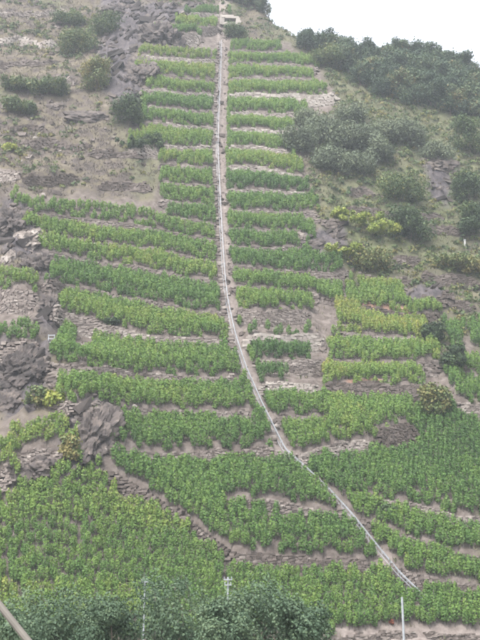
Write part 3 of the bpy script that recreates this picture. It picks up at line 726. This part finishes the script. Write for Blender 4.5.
BUSHES = [
    ('bush', 78, 56, 34, 24, 'round green bush on the dry slope at upper left', 'bush', .6, 1),
    ('bush', 94, 96, 28, 36, 'tall pale green bush left of the rocky spur', 'bush', .75, 1),
    ('bush', 15, 96, 36, 15, 'upper small hedge at the left edge', 'bush', .55, 1),
    ('bush', 48, 99, 38, 16, 'tapering green hedge beside the scree on the left slope', 'bush', .55, 1),
    ('bush', 18, 117, 30, 17, 'lower small hedge at the left edge', 'bush', .5, 1),
    ('bush', 127, 130, 32, 30, 'dark bush at the left end of the upper terraces', 'bush', .3, 1),
    ('bush', 153, 156, 20, 18, 'small dark bush left of the ninth terrace row', 'bush', .25, 1),
    ('bush', 130, 157, 38, 11, 'low dark hedge under the rocky spur', 'bush', .3, 1),
    ('bush', 104, 40, 30, 22, 'dusky brushwood high on the rocky spur', 'bush', .5, .7),
    ('bush', 68, 28, 26, 14, 'faint brushwood near the top left', 'bush', .5, .7),
    ('bush', 411, 247, 38, 36, 'large round dark green bush on the right slope', 'bush', .3, 1.2),
    ('bush', 404, 209, 52, 30, 'broad green bush above the old wall on the right slope', 'bush', .6, 1),
    ('bush', 435, 347, 21, 22, 'upper of two dark round bushes between the right vine plots', 'bush', .12, 1.4),
    ('bush', 455, 374, 22, 25, 'lower of two dark round bushes between the right vine plots', 'bush', .12, 1.4),
    ('bush', 438, 424, 28, 34, 'yellowish brown bush below the pair of dark bushes', 'bush', .85, .9),
    ('bush', 374, 275, 34, 24, 'olive bush at the foot of the yellow-green creepers', 'bush', .7, 1),
    ('bush', 470, 212, 30, 40, 'upper dark green tall shrub at the right edge', 'bush', .35, 1.1),
    ('bush', 474, 245, 26, 38, 'lower dark green tall shrub at the right edge', 'bush', .3, 1.1),
    ('bush', 470, 160, 30, 40, 'hazy green shrub at the right edge below the wood', 'bush', .4, 1),
    ('bush', 474, 276, 22, 18, 'rusty olive shrub at the right edge above the tall old wall', 'bush', .85, 1),
    ('bush', 68, 470, 18, 28, 'yellow-green bush clinging to the rock bluff at left', 'bush', .8, .7),
    ('bush', 36, 410, 22, 22, 'dull green bush on the rough ground left of the lower rows', 'bush', .7, .7),
    ('bush', 56, 412, 22, 16, 'small yellow bush beside the rough ground at left', 'creeper', .5, .6),
    ('bush', 236, 40, 22, 14, 'dark scrub just below the pale ruin', 'bush', .35, .9),
    ('bush', 330, 70, 34, 20, 'brushwood at the upper right end of the terraces', 'bush', .55, .6),
    ('bush', 390, 519, 14, 12, 'dark clump where the rail crosses the upper footpath', 'bush', .15, 1.2),
    ('bush', 112, 336, 18, 8, 'low dark clump on the left terrace path', 'bush', .1, 1.2),
    ('bush', 10, 152, 14, 8, 'yellowish tuft near the left edge', 'creeper', .6, .8),
]
for i, (nm, px, py, wp, hp, lb, mt, bs, dn) in enumerate(BUSHES): bush(nm, px, py, wp, hp, lb, mt, bs, 40 + i, dn)
# grey-green thicket right of the upper terraces
THK = [(300, 158, 34, 28), (322, 150, 36, 32), (345, 156, 38, 34), (365, 160, 34, 30), (330, 176, 38, 26), (358, 180, 36, 24), (310, 132, 30, 20), (378, 168, 30, 26), (385, 146, 34, 24), (352, 128, 34, 20), (410, 150, 36, 26), (438, 168, 30, 24)]
names = ['leftmost', 'second', 'third', 'fourth', 'fifth', 'sixth', 'seventh', 'eighth', 'ninth', 'tenth', 'eleventh', 'twelfth']
for i, (px, py, wp, hp) in enumerate(sorted(THK)):
    bush('thicket_bush', px, py, wp, hp, 'grey-green shrub of the thicket right of the upper terraces, %s from the left' % names[i], 'thicket', .45, 140 + i, .6, 'bush', 'grey-green thicket right of the terraces')
# yellow-green creepers over the abandoned right terraces
for i, (px, py, wp, hp, lb) in enumerate([(362, 234, 56, 9, 'upper spread of yellow-green creeper on the right slope'), (345, 262, 50, 10, 'lower left spread of yellow-green creeper on the right slope'),
        (385, 240, 40, 12, 'hanging yellow-green creeper left of the large round bush'), (448, 271, 34, 14, 'bright green ivy patch near the right edge'), (340, 222, 22, 8, 'small yellow-green creeper at the end of the right rows')]):
    bush('creeper', px, py, wp, hp, lb, 'creeper' if i != 3 else 'bush', .45 if i != 3 else .7, 240 + i, 1.0, 'creeper', None, 1.2, 44, .16)
bush('red_vine', 392, 627, 4, 6, 'small red-leaved vine left of the grey pole', 'red_leaf', .5, 260, 1.5, 'vine', None, .8, 4, .12)

# wood on the skyline ridge: crown variants shared by many trees
def crown(h_, w_, n, seed, mat, size=.21):
    return bush_mesh('tree_crown', w_, w_, h_, n, size, seed, mat, 18, .45)
TV = []
for s in range(7):
    h_ = 5.2 + .5 * (s % 3); w_ = 4.6 + .4 * (s % 2)
    TV.append((crown(h_ * 1.15, w_ * 1.2, 4000, 600 + s, M['forest']), mesh('tree_trunk', *stem_mesh(h_, 600 + s, .35, 7, .14), M['bark'])))
def tree(px, py, label, group, scale=1.0):
    p = hit(px, py, ground)[0]
    e = empty('tree', (p[0], p[1], float(ground(p[0], p[1])) - .1), random.uniform(0, 6.28)); e.scale = (scale * random.uniform(.9, 1.15), scale * random.uniform(.9, 1.15), scale)
    tag(e, label, 'tree', group); c, t = random.choice(TV)
    obj('crown', c, e); obj('trunk', t, e)
top = [(300, 38), (340, 52), (400, 62), (480, 82), (500, 88)]; low = [(300, 52), (340, 72), (380, 98), (420, 112), (480, 120), (500, 122)]
n_t = 0
for px in np.arange(303, 496, 7.0):
    y0 = np.interp(px, *np.array(top).T) + 1.5; y1 = np.interp(px, *np.array(low).T)
    for py in np.arange(y0, y1, 9.0):
        jx, jy = random.uniform(-4, 4), random.uniform(-3, 3)
        sc_ = random.uniform(.7, 1.15)
        if py == y0: tree(px + jx, max(py, np.interp(px + jx, *np.array(top).T) + 1.5), 'small hazy tree standing on the wooded skyline at upper right', 'trees along the skyline', sc_)
        else: tree(px + jx, py + jy, 'hazy green tree inside the wood on the upper right slope', 'trees of the wood at upper right', sc_)
        n_t += 1
for px, py, s in [(232, 2, .9), (244, 5, 1.05), (254, 8, .9), (262, 14, .6)]:
    tree(px, py, 'dark tree on the very top of the hill above the pale ruin', 'trees above the ruin', s)
print('trees', n_t)

# ------------------------------------------------------------------ rock outcrops and boulders
from mathutils import noise as mnoise
import bmesh
def rock_mesh(w_, d_, h_, seed, sub=4, dip=.6, strata=5.0, tint=.45):
    bm = bmesh.new(); bmesh.ops.create_icosphere(bm, subdivisions=sub, radius=1.0)
    V = np.array([v.co for v in bm.verts]); Fc = np.array([[l.index for l in f.verts] for f in bm.faces]); bm.free()
    off = Vector((seed * 7.3, seed * 3.1, seed * 1.7)); out = np.empty_like(V)
    nd = np.array([math.sin(dip), .25, math.cos(dip)]); nd /= np.linalg.norm(nd)
    for i, v in enumerate(V):
        vv = Vector(v); n = mnoise.fractal(vv * 1.1 + off, 1.0, 2.0, 3); r = mnoise.ridged_multi_fractal(vv * 1.8 + off, .9, 2.1, 4, 1.0, 2.0)
        s = float(v @ nd) * strata + n * 1.2; st = (s - math.floor(s)); st = st ** 3
        d = mnoise.voronoi(vv * 1.7 + off)[0]; cl = mnoise.cell(vv * 2.3 + off)
        out[i] = v * (1 + .30 * n + .10 * (r - 1) + .13 * st - .20 * math.exp(-(d[1] - d[0]) * 9) + .10 * cl)
    out *= np.array([w_ / 2, d_ / 2, h_ / 2])
    ti = tint + .13 * np.sin(out[Fc[:, 0]] @ nd * 3 + seed) + np.random.default_rng(seed).normal(0, .08, len(Fc))
    return mesh('rock', out, Fc, M['rock'], np.clip(ti, 0, 1))
ROCKS = [
    (160, 38, 52, 60, 'craggy purple-grey spur crest beside the top terraces', 5, .35), (140, 72, 36, 60, 'steep rock rib falling left of the upper terraces', 5, .38), (122, 112, 26, 34, 'lower end of the steep rock rib above the dark bush', 5, .4),
    (118, 14, 44, 30, 'dark rock crest at the top of the left slope', 5, .3),
    (10, 222, 30, 44, 'dark rock knob at the left edge beside the long rows', 5, .28), (27, 240, 26, 22, 'pale flat-topped boulder below the left ends of the long rows', 4, .85),
    (36, 268, 26, 30, 'brown rock step under the pale boulder', 5, .34), (48, 300, 16, 34, 'narrow dark rock rib right of the small left plots', 5, .35), (6, 262, 14, 22, 'pale rock at the left edge above the small vine patch', 4, .8),
    (20, 372, 48, 40, 'dark tilted slate slab at the left edge', 5, .2), (62, 378, 40, 22, 'low pale rock ledge left of the lower rows', 4, .6), (88, 438, 42, 70, 'tall rock bluff above the lower left field', 5, .36),
    (46, 470, 44, 34, 'broken rock face left of the tall bluff', 5, .4), (10, 402, 24, 30, 'rough rock under the tilted slab', 4, .35),
    (312, 246, 30, 20, 'dark broken rock at the end of the right terraces', 4, .3), (334, 238, 20, 26, 'grey crag in the gully', 4, .35), (395, 290, 30, 14, 'rock ledge under the old walls at right', 4, .45),
    (410, 396, 22, 14, 'rock lump right of the tall grey wall', 4, .5), (322, 345, 12, 26, 'small rock in the gully beside the right rows', 4, .5),
    (88, 118, 46, 22, 'grey scree hump below the pale bush', 4, .45), (55, 108, 26, 14, 'pointed grey rock under the tapering hedge', 4, .5),
    (440, 165, 40, 26, 'pale bare rock on the upper right slope', 4, .55),
]
for i, (px, py, wp, hp, lb, sub, ti) in enumerate(ROCKS):
    p = hit(px, py, ground)[0]; s = np.linalg.norm(p - CAM) / F
    w_, h_ = wp * s * (1.3 if px < 110 and py > 200 else 1.0), hp * s * (1.3 if px < 110 and py > 200 else 1.0)
    o = obj('rock_outcrop', rock_mesh(w_, min(w_, h_) * .7, h_ * 1.1, i + 1, sub, random.uniform(.3, .9), random.uniform(3, 6), ti))
    o.location = (p[0], p[1] + min(w_, h_) * .16, p[2]); o.rotation_euler = (-.6, random.uniform(-.2, .2), random.uniform(-.3, .3))
    tag(o, lb, 'rock')
# loose scree and boulders on the bare places
rnd = np.random.default_rng(77)
n = 16000
x = rnd.uniform(-78, 110, n); y = rnd.uniform(105, 320, n)
wv = wildness(x, y); uu, vv = to_px(x, y, hill0(x, y))
keep = ((wv > .5) & (fbm(x * .1, y * .1, 3, 15) > .0) | ((np.abs(x - np.interp(y, RAIL[np.argsort(RAIL[:, 1]), 1], RAIL[np.argsort(RAIL[:, 1]), 0])) < 1.5) & (rnd.uniform(0, 1, n) < .9))) & (uu > -20) & (uu < 500) & (vv < 640) & ((vv > 115) | (uu < 250))
x, y = x[keep], y[keep]; z = ground(x, y)
sz = rnd.lognormal(-.95, .45, len(x)) 
Vs, Fs = stones(np.stack([x, y, z], -1), np.stack([sz * 1.2, sz, sz * .7], -1), rnd.uniform(0, 3, len(x)), .35, rnd)
tag(obj('scree', mesh('scree', Vs, Fs, M['stone'], np.repeat(np.clip(rnd.normal(.5, .18, len(x)), 0, 1), 6))), 'loose slate stones scattered over the bare slopes', 'scree', kind='stuff')

n = 14000
x = rnd.uniform(-78, 110, n); y = rnd.uniform(105, 320, n)
keep = rockiness(x, y) > .5; x, y = x[keep], y[keep]; m = len(x); z = ground(x, y)
sz = rnd.lognormal(-.1, .45, m); a = .5 + rnd.normal(0, .35, m)
Vs, Fs = stones(np.zeros((m, 3)), np.stack([sz * 1.3, sz * .8, sz * .45], -1), np.zeros(m), .3, rnd)
Vs = Vs.reshape(m, 8, 3); ca, sa = np.cos(a)[:, None], np.sin(a)[:, None]      # slabs dip with the slate bedding
Vs = np.stack([Vs[..., 0] * ca - Vs[..., 2] * sa, Vs[..., 1], Vs[..., 0] * sa + Vs[..., 2] * ca], -1)
th = rnd.normal(.3, .4, m)[:, None]
Vs = np.stack([Vs[..., 0] * np.cos(th) - Vs[..., 1] * np.sin(th) + x[:, None], Vs[..., 0] * np.sin(th) + Vs[..., 1] * np.cos(th) + y[:, None], Vs[..., 2] + z[:, None]], -1).reshape(-1, 3)
tag(obj('slate_slabs', mesh('slate_slabs', Vs, Fs, M['rock'], np.repeat(np.clip(rnd.normal(.30, .15, m), 0, 1), 6))), 'fractured slate slabs jutting from the crags', 'rock', kind='stuff')
print('slabs', m)

# ------------------------------------------------------------------ dry grass and low scrub on the wild slopes
n = 170000
x = rnd.uniform(-78, 110, n); y = rnd.uniform(105, 320, n)
wv = wildness(x, y); uu, vv = to_px(x, y, hill0(x, y))
dn = fbm(x * .12, y * .12, 3, 25)
keep = ((wv > .5) | (rnd.uniform(0, 1, n) < .16)) & ((rockiness(x, y) < .5) | (rnd.uniform(0, 1, n) < .12)) & (uu > -25) & (uu < 505) & (vv < 650) & (rnd.uniform(-.5, .55, n) < dn + .25)
x, y, dn, uu = x[keep], y[keep], dn[keep], uu[keep]; z = ground(x, y)
nb = 4
P = np.repeat(np.stack([x, y, z], -1), nb, 0); m = len(P)
P[:, :2] += rnd.normal(0, .4, (m, 2))
h = rnd.uniform(.18, .55, m) ; th = rnd.uniform(0, 6.28, m); wd = rnd.uniform(.05, .13, m); lean = rnd.normal(0, .22, (m, 2))
ux, uy = np.cos(th) * wd, np.sin(th) * wd
Q = np.stack([np.stack([P[:, 0] - ux, P[:, 1] - uy, P[:, 2] - .05], -1), np.stack([P[:, 0] + ux, P[:, 1] + uy, P[:, 2] - .05], -1),
              np.stack([P[:, 0] + lean[:, 0], P[:, 1] + lean[:, 1], P[:, 2] + h], -1)], 1)
tg = np.repeat(np.clip(.42 + .28 * sstep(295, 345, uu) + .55 * fbm(x * .07, y * .07, 3, 51) + rnd.normal(0, .12, len(x)), 0, 1), nb)
tag(obj('dry_grass', mesh('dry_grass', Q.reshape(-1, 3), np.arange(3 * m).reshape(-1, 3), M['dry'], tg)), 'dry brownish grass covering the wild slopes', 'grass', kind='stuff')
# low scrub: small leafy clumps in patches
n = 30000
x = rnd.uniform(-78, 110, n); y = rnd.uniform(110, 320, n)
wv = wildness(x, y); uu, vv = to_px(x, y, hill0(x, y))
dn = fbm(x * .08, y * .08, 3, 51); right = sstep(300, 340, uu)
keep = (wv > .5) & (uu > -20) & (uu < 500) & (vv < 600) & (rnd.uniform(-.35, .6, n) < dn + .8 * right - .03) & (rockiness(x, y) < .5)
x, y = x[keep], y[keep]; z = ground(x, y); m = len(x)
q = 34; D = rnd.normal(0, 1, (m * q, 3)); D /= np.linalg.norm(D, axis=1, keepdims=True); D[:, 2] = np.abs(D[:, 2])
rr = np.repeat(rnd.uniform(.4, 1.2, m), q) * rnd.uniform(.5, 1, m * q)
P = np.repeat(np.stack([x, y, z], -1), q, 0) + D * rr[:, None]
Vs, Fs = leaves(P, D, .20, rnd, 1, .6, True)
tag(obj('low_scrub', mesh('low_scrub', Vs, Fs, M['bush'], np.clip(np.repeat(rnd.normal(.6, .24, m), q) + rnd.normal(0, .1, m * q), 0, 1))), 'low green scrub dotting the wild slopes', 'scrub', kind='stuff')

# ------------------------------------------------------------------ pale ruin at the top of the rail
p = hit(230, 27, ground)[0]; s = np.linalg.norm(p - CAM) / F
e = empty('stone_shelter', (p[0], p[1] + .8, float(ground(p[0], p[1] + .8)) - .2)); tag(e, 'small whitish ruined stone shelter with a dark opening above the rail', 'shelter')
W, Hh = 19 * s, 10.5 * s
rn = np.random.default_rng(5)
def block(name, c, sz, mt='concrete', rot=0.0, tint=None):
    V, Fc = boxvf(c, sz, rot, .2, rn); return obj(name, mesh(name, V, Fc, M['stone'], rn.uniform(.95, 1.2, 6)), e)
block('side_wall', (-W * .40, 0, Hh * .45), (W * .22, 2.2, Hh * .95)); block('side_wall', (W * .40, 0, Hh * .32), (W * .22, 2.2, Hh * .72))
block('back_wall', (0, 1.3, Hh * .4), (W * .98, .4, Hh * .9)); block('sill', (0, -.7, Hh * .12), (W * .62, .6, Hh * .3), 'concrete')
block('roof_slab', (W * -.12, .1, Hh * .84), (W * .62, 2.6, Hh * .22), 'concrete', .08); block('roof_slab', (W * .30, .2, Hh * .74), (W * .34, 2.4, Hh * .18), 'concrete', -.1); block('lintel', (W * .02, -1.0, Hh * .70), (W * .62, .3, Hh * .15), 'concrete', .05)

# ------------------------------------------------------------------ small things on the slope
def at(px, py, lift=0.0): return hit(px, py, ground, lift)[0]
p = at(51, 346); e = empty('metal_frame', p); tag(e, 'small pale bluish metal frame at the left end of a terrace row', 'frame')
for dx in (-.4, .4): obj('post', mesh('post', *boxvf((dx, 0, .7), (.10, .10, 1.8)), M['steel']), e)
for dz in (.5, 1.0, 1.5): obj('rung', mesh('rung', *boxvf((0, -.06, dz), (.9, .08, .1)), M['steel']), e)
p = at(465, 246); e = empty('marker_post', p); tag(e, 'short white post near the right edge beside tall shrubs', 'post')
obj('shaft', mesh('shaft', *boxvf((0, 0, .5), (.28, .28, 1.3)), M['white']), e); obj('cap', mesh('cap', *boxvf((0, 0, 1.2), (.36, .36, .12)), M['steel']), e)
for px, py, ww, lb in [(43, 197, 1.1, 'whitish block at the start of the topmost long left row'), (134, 408, .8, 'small white stone on the path of a left terrace'), (331, 97, 1.9, 'whitish boulder at the right end of the fourth right terrace'),
                       (310, 99, 1.3, 'smaller whitish boulder beside the fourth right terrace wall'), (354, 206 + 244, 1.0, 'pale upright stone left of the dark square wall'), (276, 428, .9, 'round pale boulder beside the rail at its bend'), (147, 132, 2.0, 'pale boulder beside the dark bush left of the upper rows')]:
    p = at(px, py); o = obj('boulder', rock_mesh(ww, ww * .8, ww * .9, px, 3, .4, 3, 1.0)); o.location = (p[0], p[1], p[2] + ww * .2); tag(o, lb, 'rock')

# ------------------------------------------------------------------ foreground by the line: poles, trees, strut
def pole(px, ptop, y, label, arms, mat='steel', r=.11):
    d = ray(px, ptop); t = y / d[1]; x = float(d[0] * t); zt = float(CAM[2] + d[2] * t); zg = float(ground(x, y))
    e = empty('utility_pole', (x, y, zg)); tag(e, label, 'pole', 'poles along the line'); h_ = zt - zg
    obj('shaft', mesh('pole_shaft', *tube([(0, 0, -.5), (0, 0, h_ * .5), (0, 0, h_)], [r, r * .9, r * .75], 10), M[mat]), e)
    for (dz, wx) in arms:
        a = obj('crossarm', mesh('crossarm', *boxvf((0, -.12, h_ - dz), (wx, .06, .06)), M[mat]), e)
        for sx in (-1, 1):
            obj('insulator', mesh('insulator', *tube([(sx * wx * .42, -.12, h_ - dz + .03), (sx * wx * .42, -.12, h_ - dz + .10), (sx * wx * .42, -.12, h_ - dz + .16)], [.02, .032, .015], 8), M['steel']), a)
    return e
pole(402, 597, 78, 'plain grey metal pole at the bottom right', [], 'steel', .10)
pole(145, 581, 60, 'grey pole with two short crossarms among the lower left shrubs', [(.05, .4), (.95, .5)], 'steel', .06)
pole(228, 577, 62, 'grey pole with one short crossarm among the lower middle shrubs', [(.15, .5), (.45, .4)], 'steel', .07)
def near_tree(px, ptop, y, wpx, label, seed, mat='grey_leaf', base=.4, n=17000):
    d = ray(px, ptop); t = y / d[1]; x = float(d[0] * t); zt = float(CAM[2] + d[2] * t); zg = float(ground(x, y)); h_ = zt - zg; w_ = wpx * y / F
    e = empty('lineside_tree', (x, y, zg)); tag(e, label, 'tree', 'trees along the line')
    obj('crown', bush_mesh('lineside_crown', w_, w_ * .9, h_ * 1.0, n, .06, seed, M[mat], 24, base), e)
    obj('trunk', mesh('lineside_trunk', *stem_mesh(h_, seed, .3, 9, .10), M['bark']), e)
for i, a in enumerate([(12, 604, 48, 70, 'grey-green tree in the lower left corner'), (62, 586, 52, 100, 'broad grey-green tree at the bottom left'), (112, 594, 50, 70, 'grey-green tree left of the pole with two crossarms'),
                       (182, 574, 55, 84, 'tall grey-green tree between the two lower poles'), (222, 598, 50, 60, 'low grey-green tree in front of the single-arm pole'), (262, 574, 56, 86, 'tallest grey-green tree right of the single-arm pole'), (300, 598, 51, 56, 'rightmost grey-green tree at the bottom edge')]):
    near_tree(*a[:5], 700 + i)
# leaning wooden strut close to the camera in the lower left corner
def pix(px, py, y):
    d = ray(px, py); t = y / d[1]; return np.array([d[0] * t, y, CAM[2] + d[2] * t], float)
a_, b_ = pix(-14, 588, 9.0), pix(32, 646, 8.6); dr = (b_ - a_) / np.linalg.norm(b_ - a_)
foot = b_ + dr * ((b_[2] + .2) / max(.1, -dr[2])); topp = a_ - dr * 1.6
e = empty('pole_strut', foot); tag(e, 'pale leaning wooden strut crossing the lower left corner', 'strut')
obj('beam', mesh('strut_beam', *tube([foot - foot, (topp - foot) * .5, topp - foot], [.032, .03, .03], 10), M['wood']), e)
obj('end_cap', mesh('strut_cap', *tube([topp - foot, topp - foot - dr * .06], [.036, .028], 10), M['steel']), e)

# ------------------------------------------------------------------ haze
zt = float(GZ.max()) + 12; zb = float(GZ.min()) - 1
hm = bpy.data.materials.new('valley_haze'); hm.use_nodes = True; hn = hm.node_tree
for n_ in list(hn.nodes): hn.nodes.remove(n_)
ho = hn.nodes.new('ShaderNodeOutputMaterial'); pv = hn.nodes.new('ShaderNodeVolumePrincipled')
pv.inputs['Color'].default_value = (.84, .90, 1.0, 1); pv.inputs['Density'].default_value = 0.00038; pv.inputs['Anisotropy'].default_value = 0.2
hn.links.new(pv.outputs[0], ho.inputs['Volume'])
V, Fc = boxvf((0, 400, (zt + zb) / 2), (2500, 1700, zt - zb))
hz = obj('haze', mesh('haze', V, Fc, hm)); tag(hz, 'pale valley haze', 'haze', kind='stuff')
tri = sum(len(o.data.polygons) for o in sc.objects if o.type == 'MESH')
print('faces incl. copies', tri)
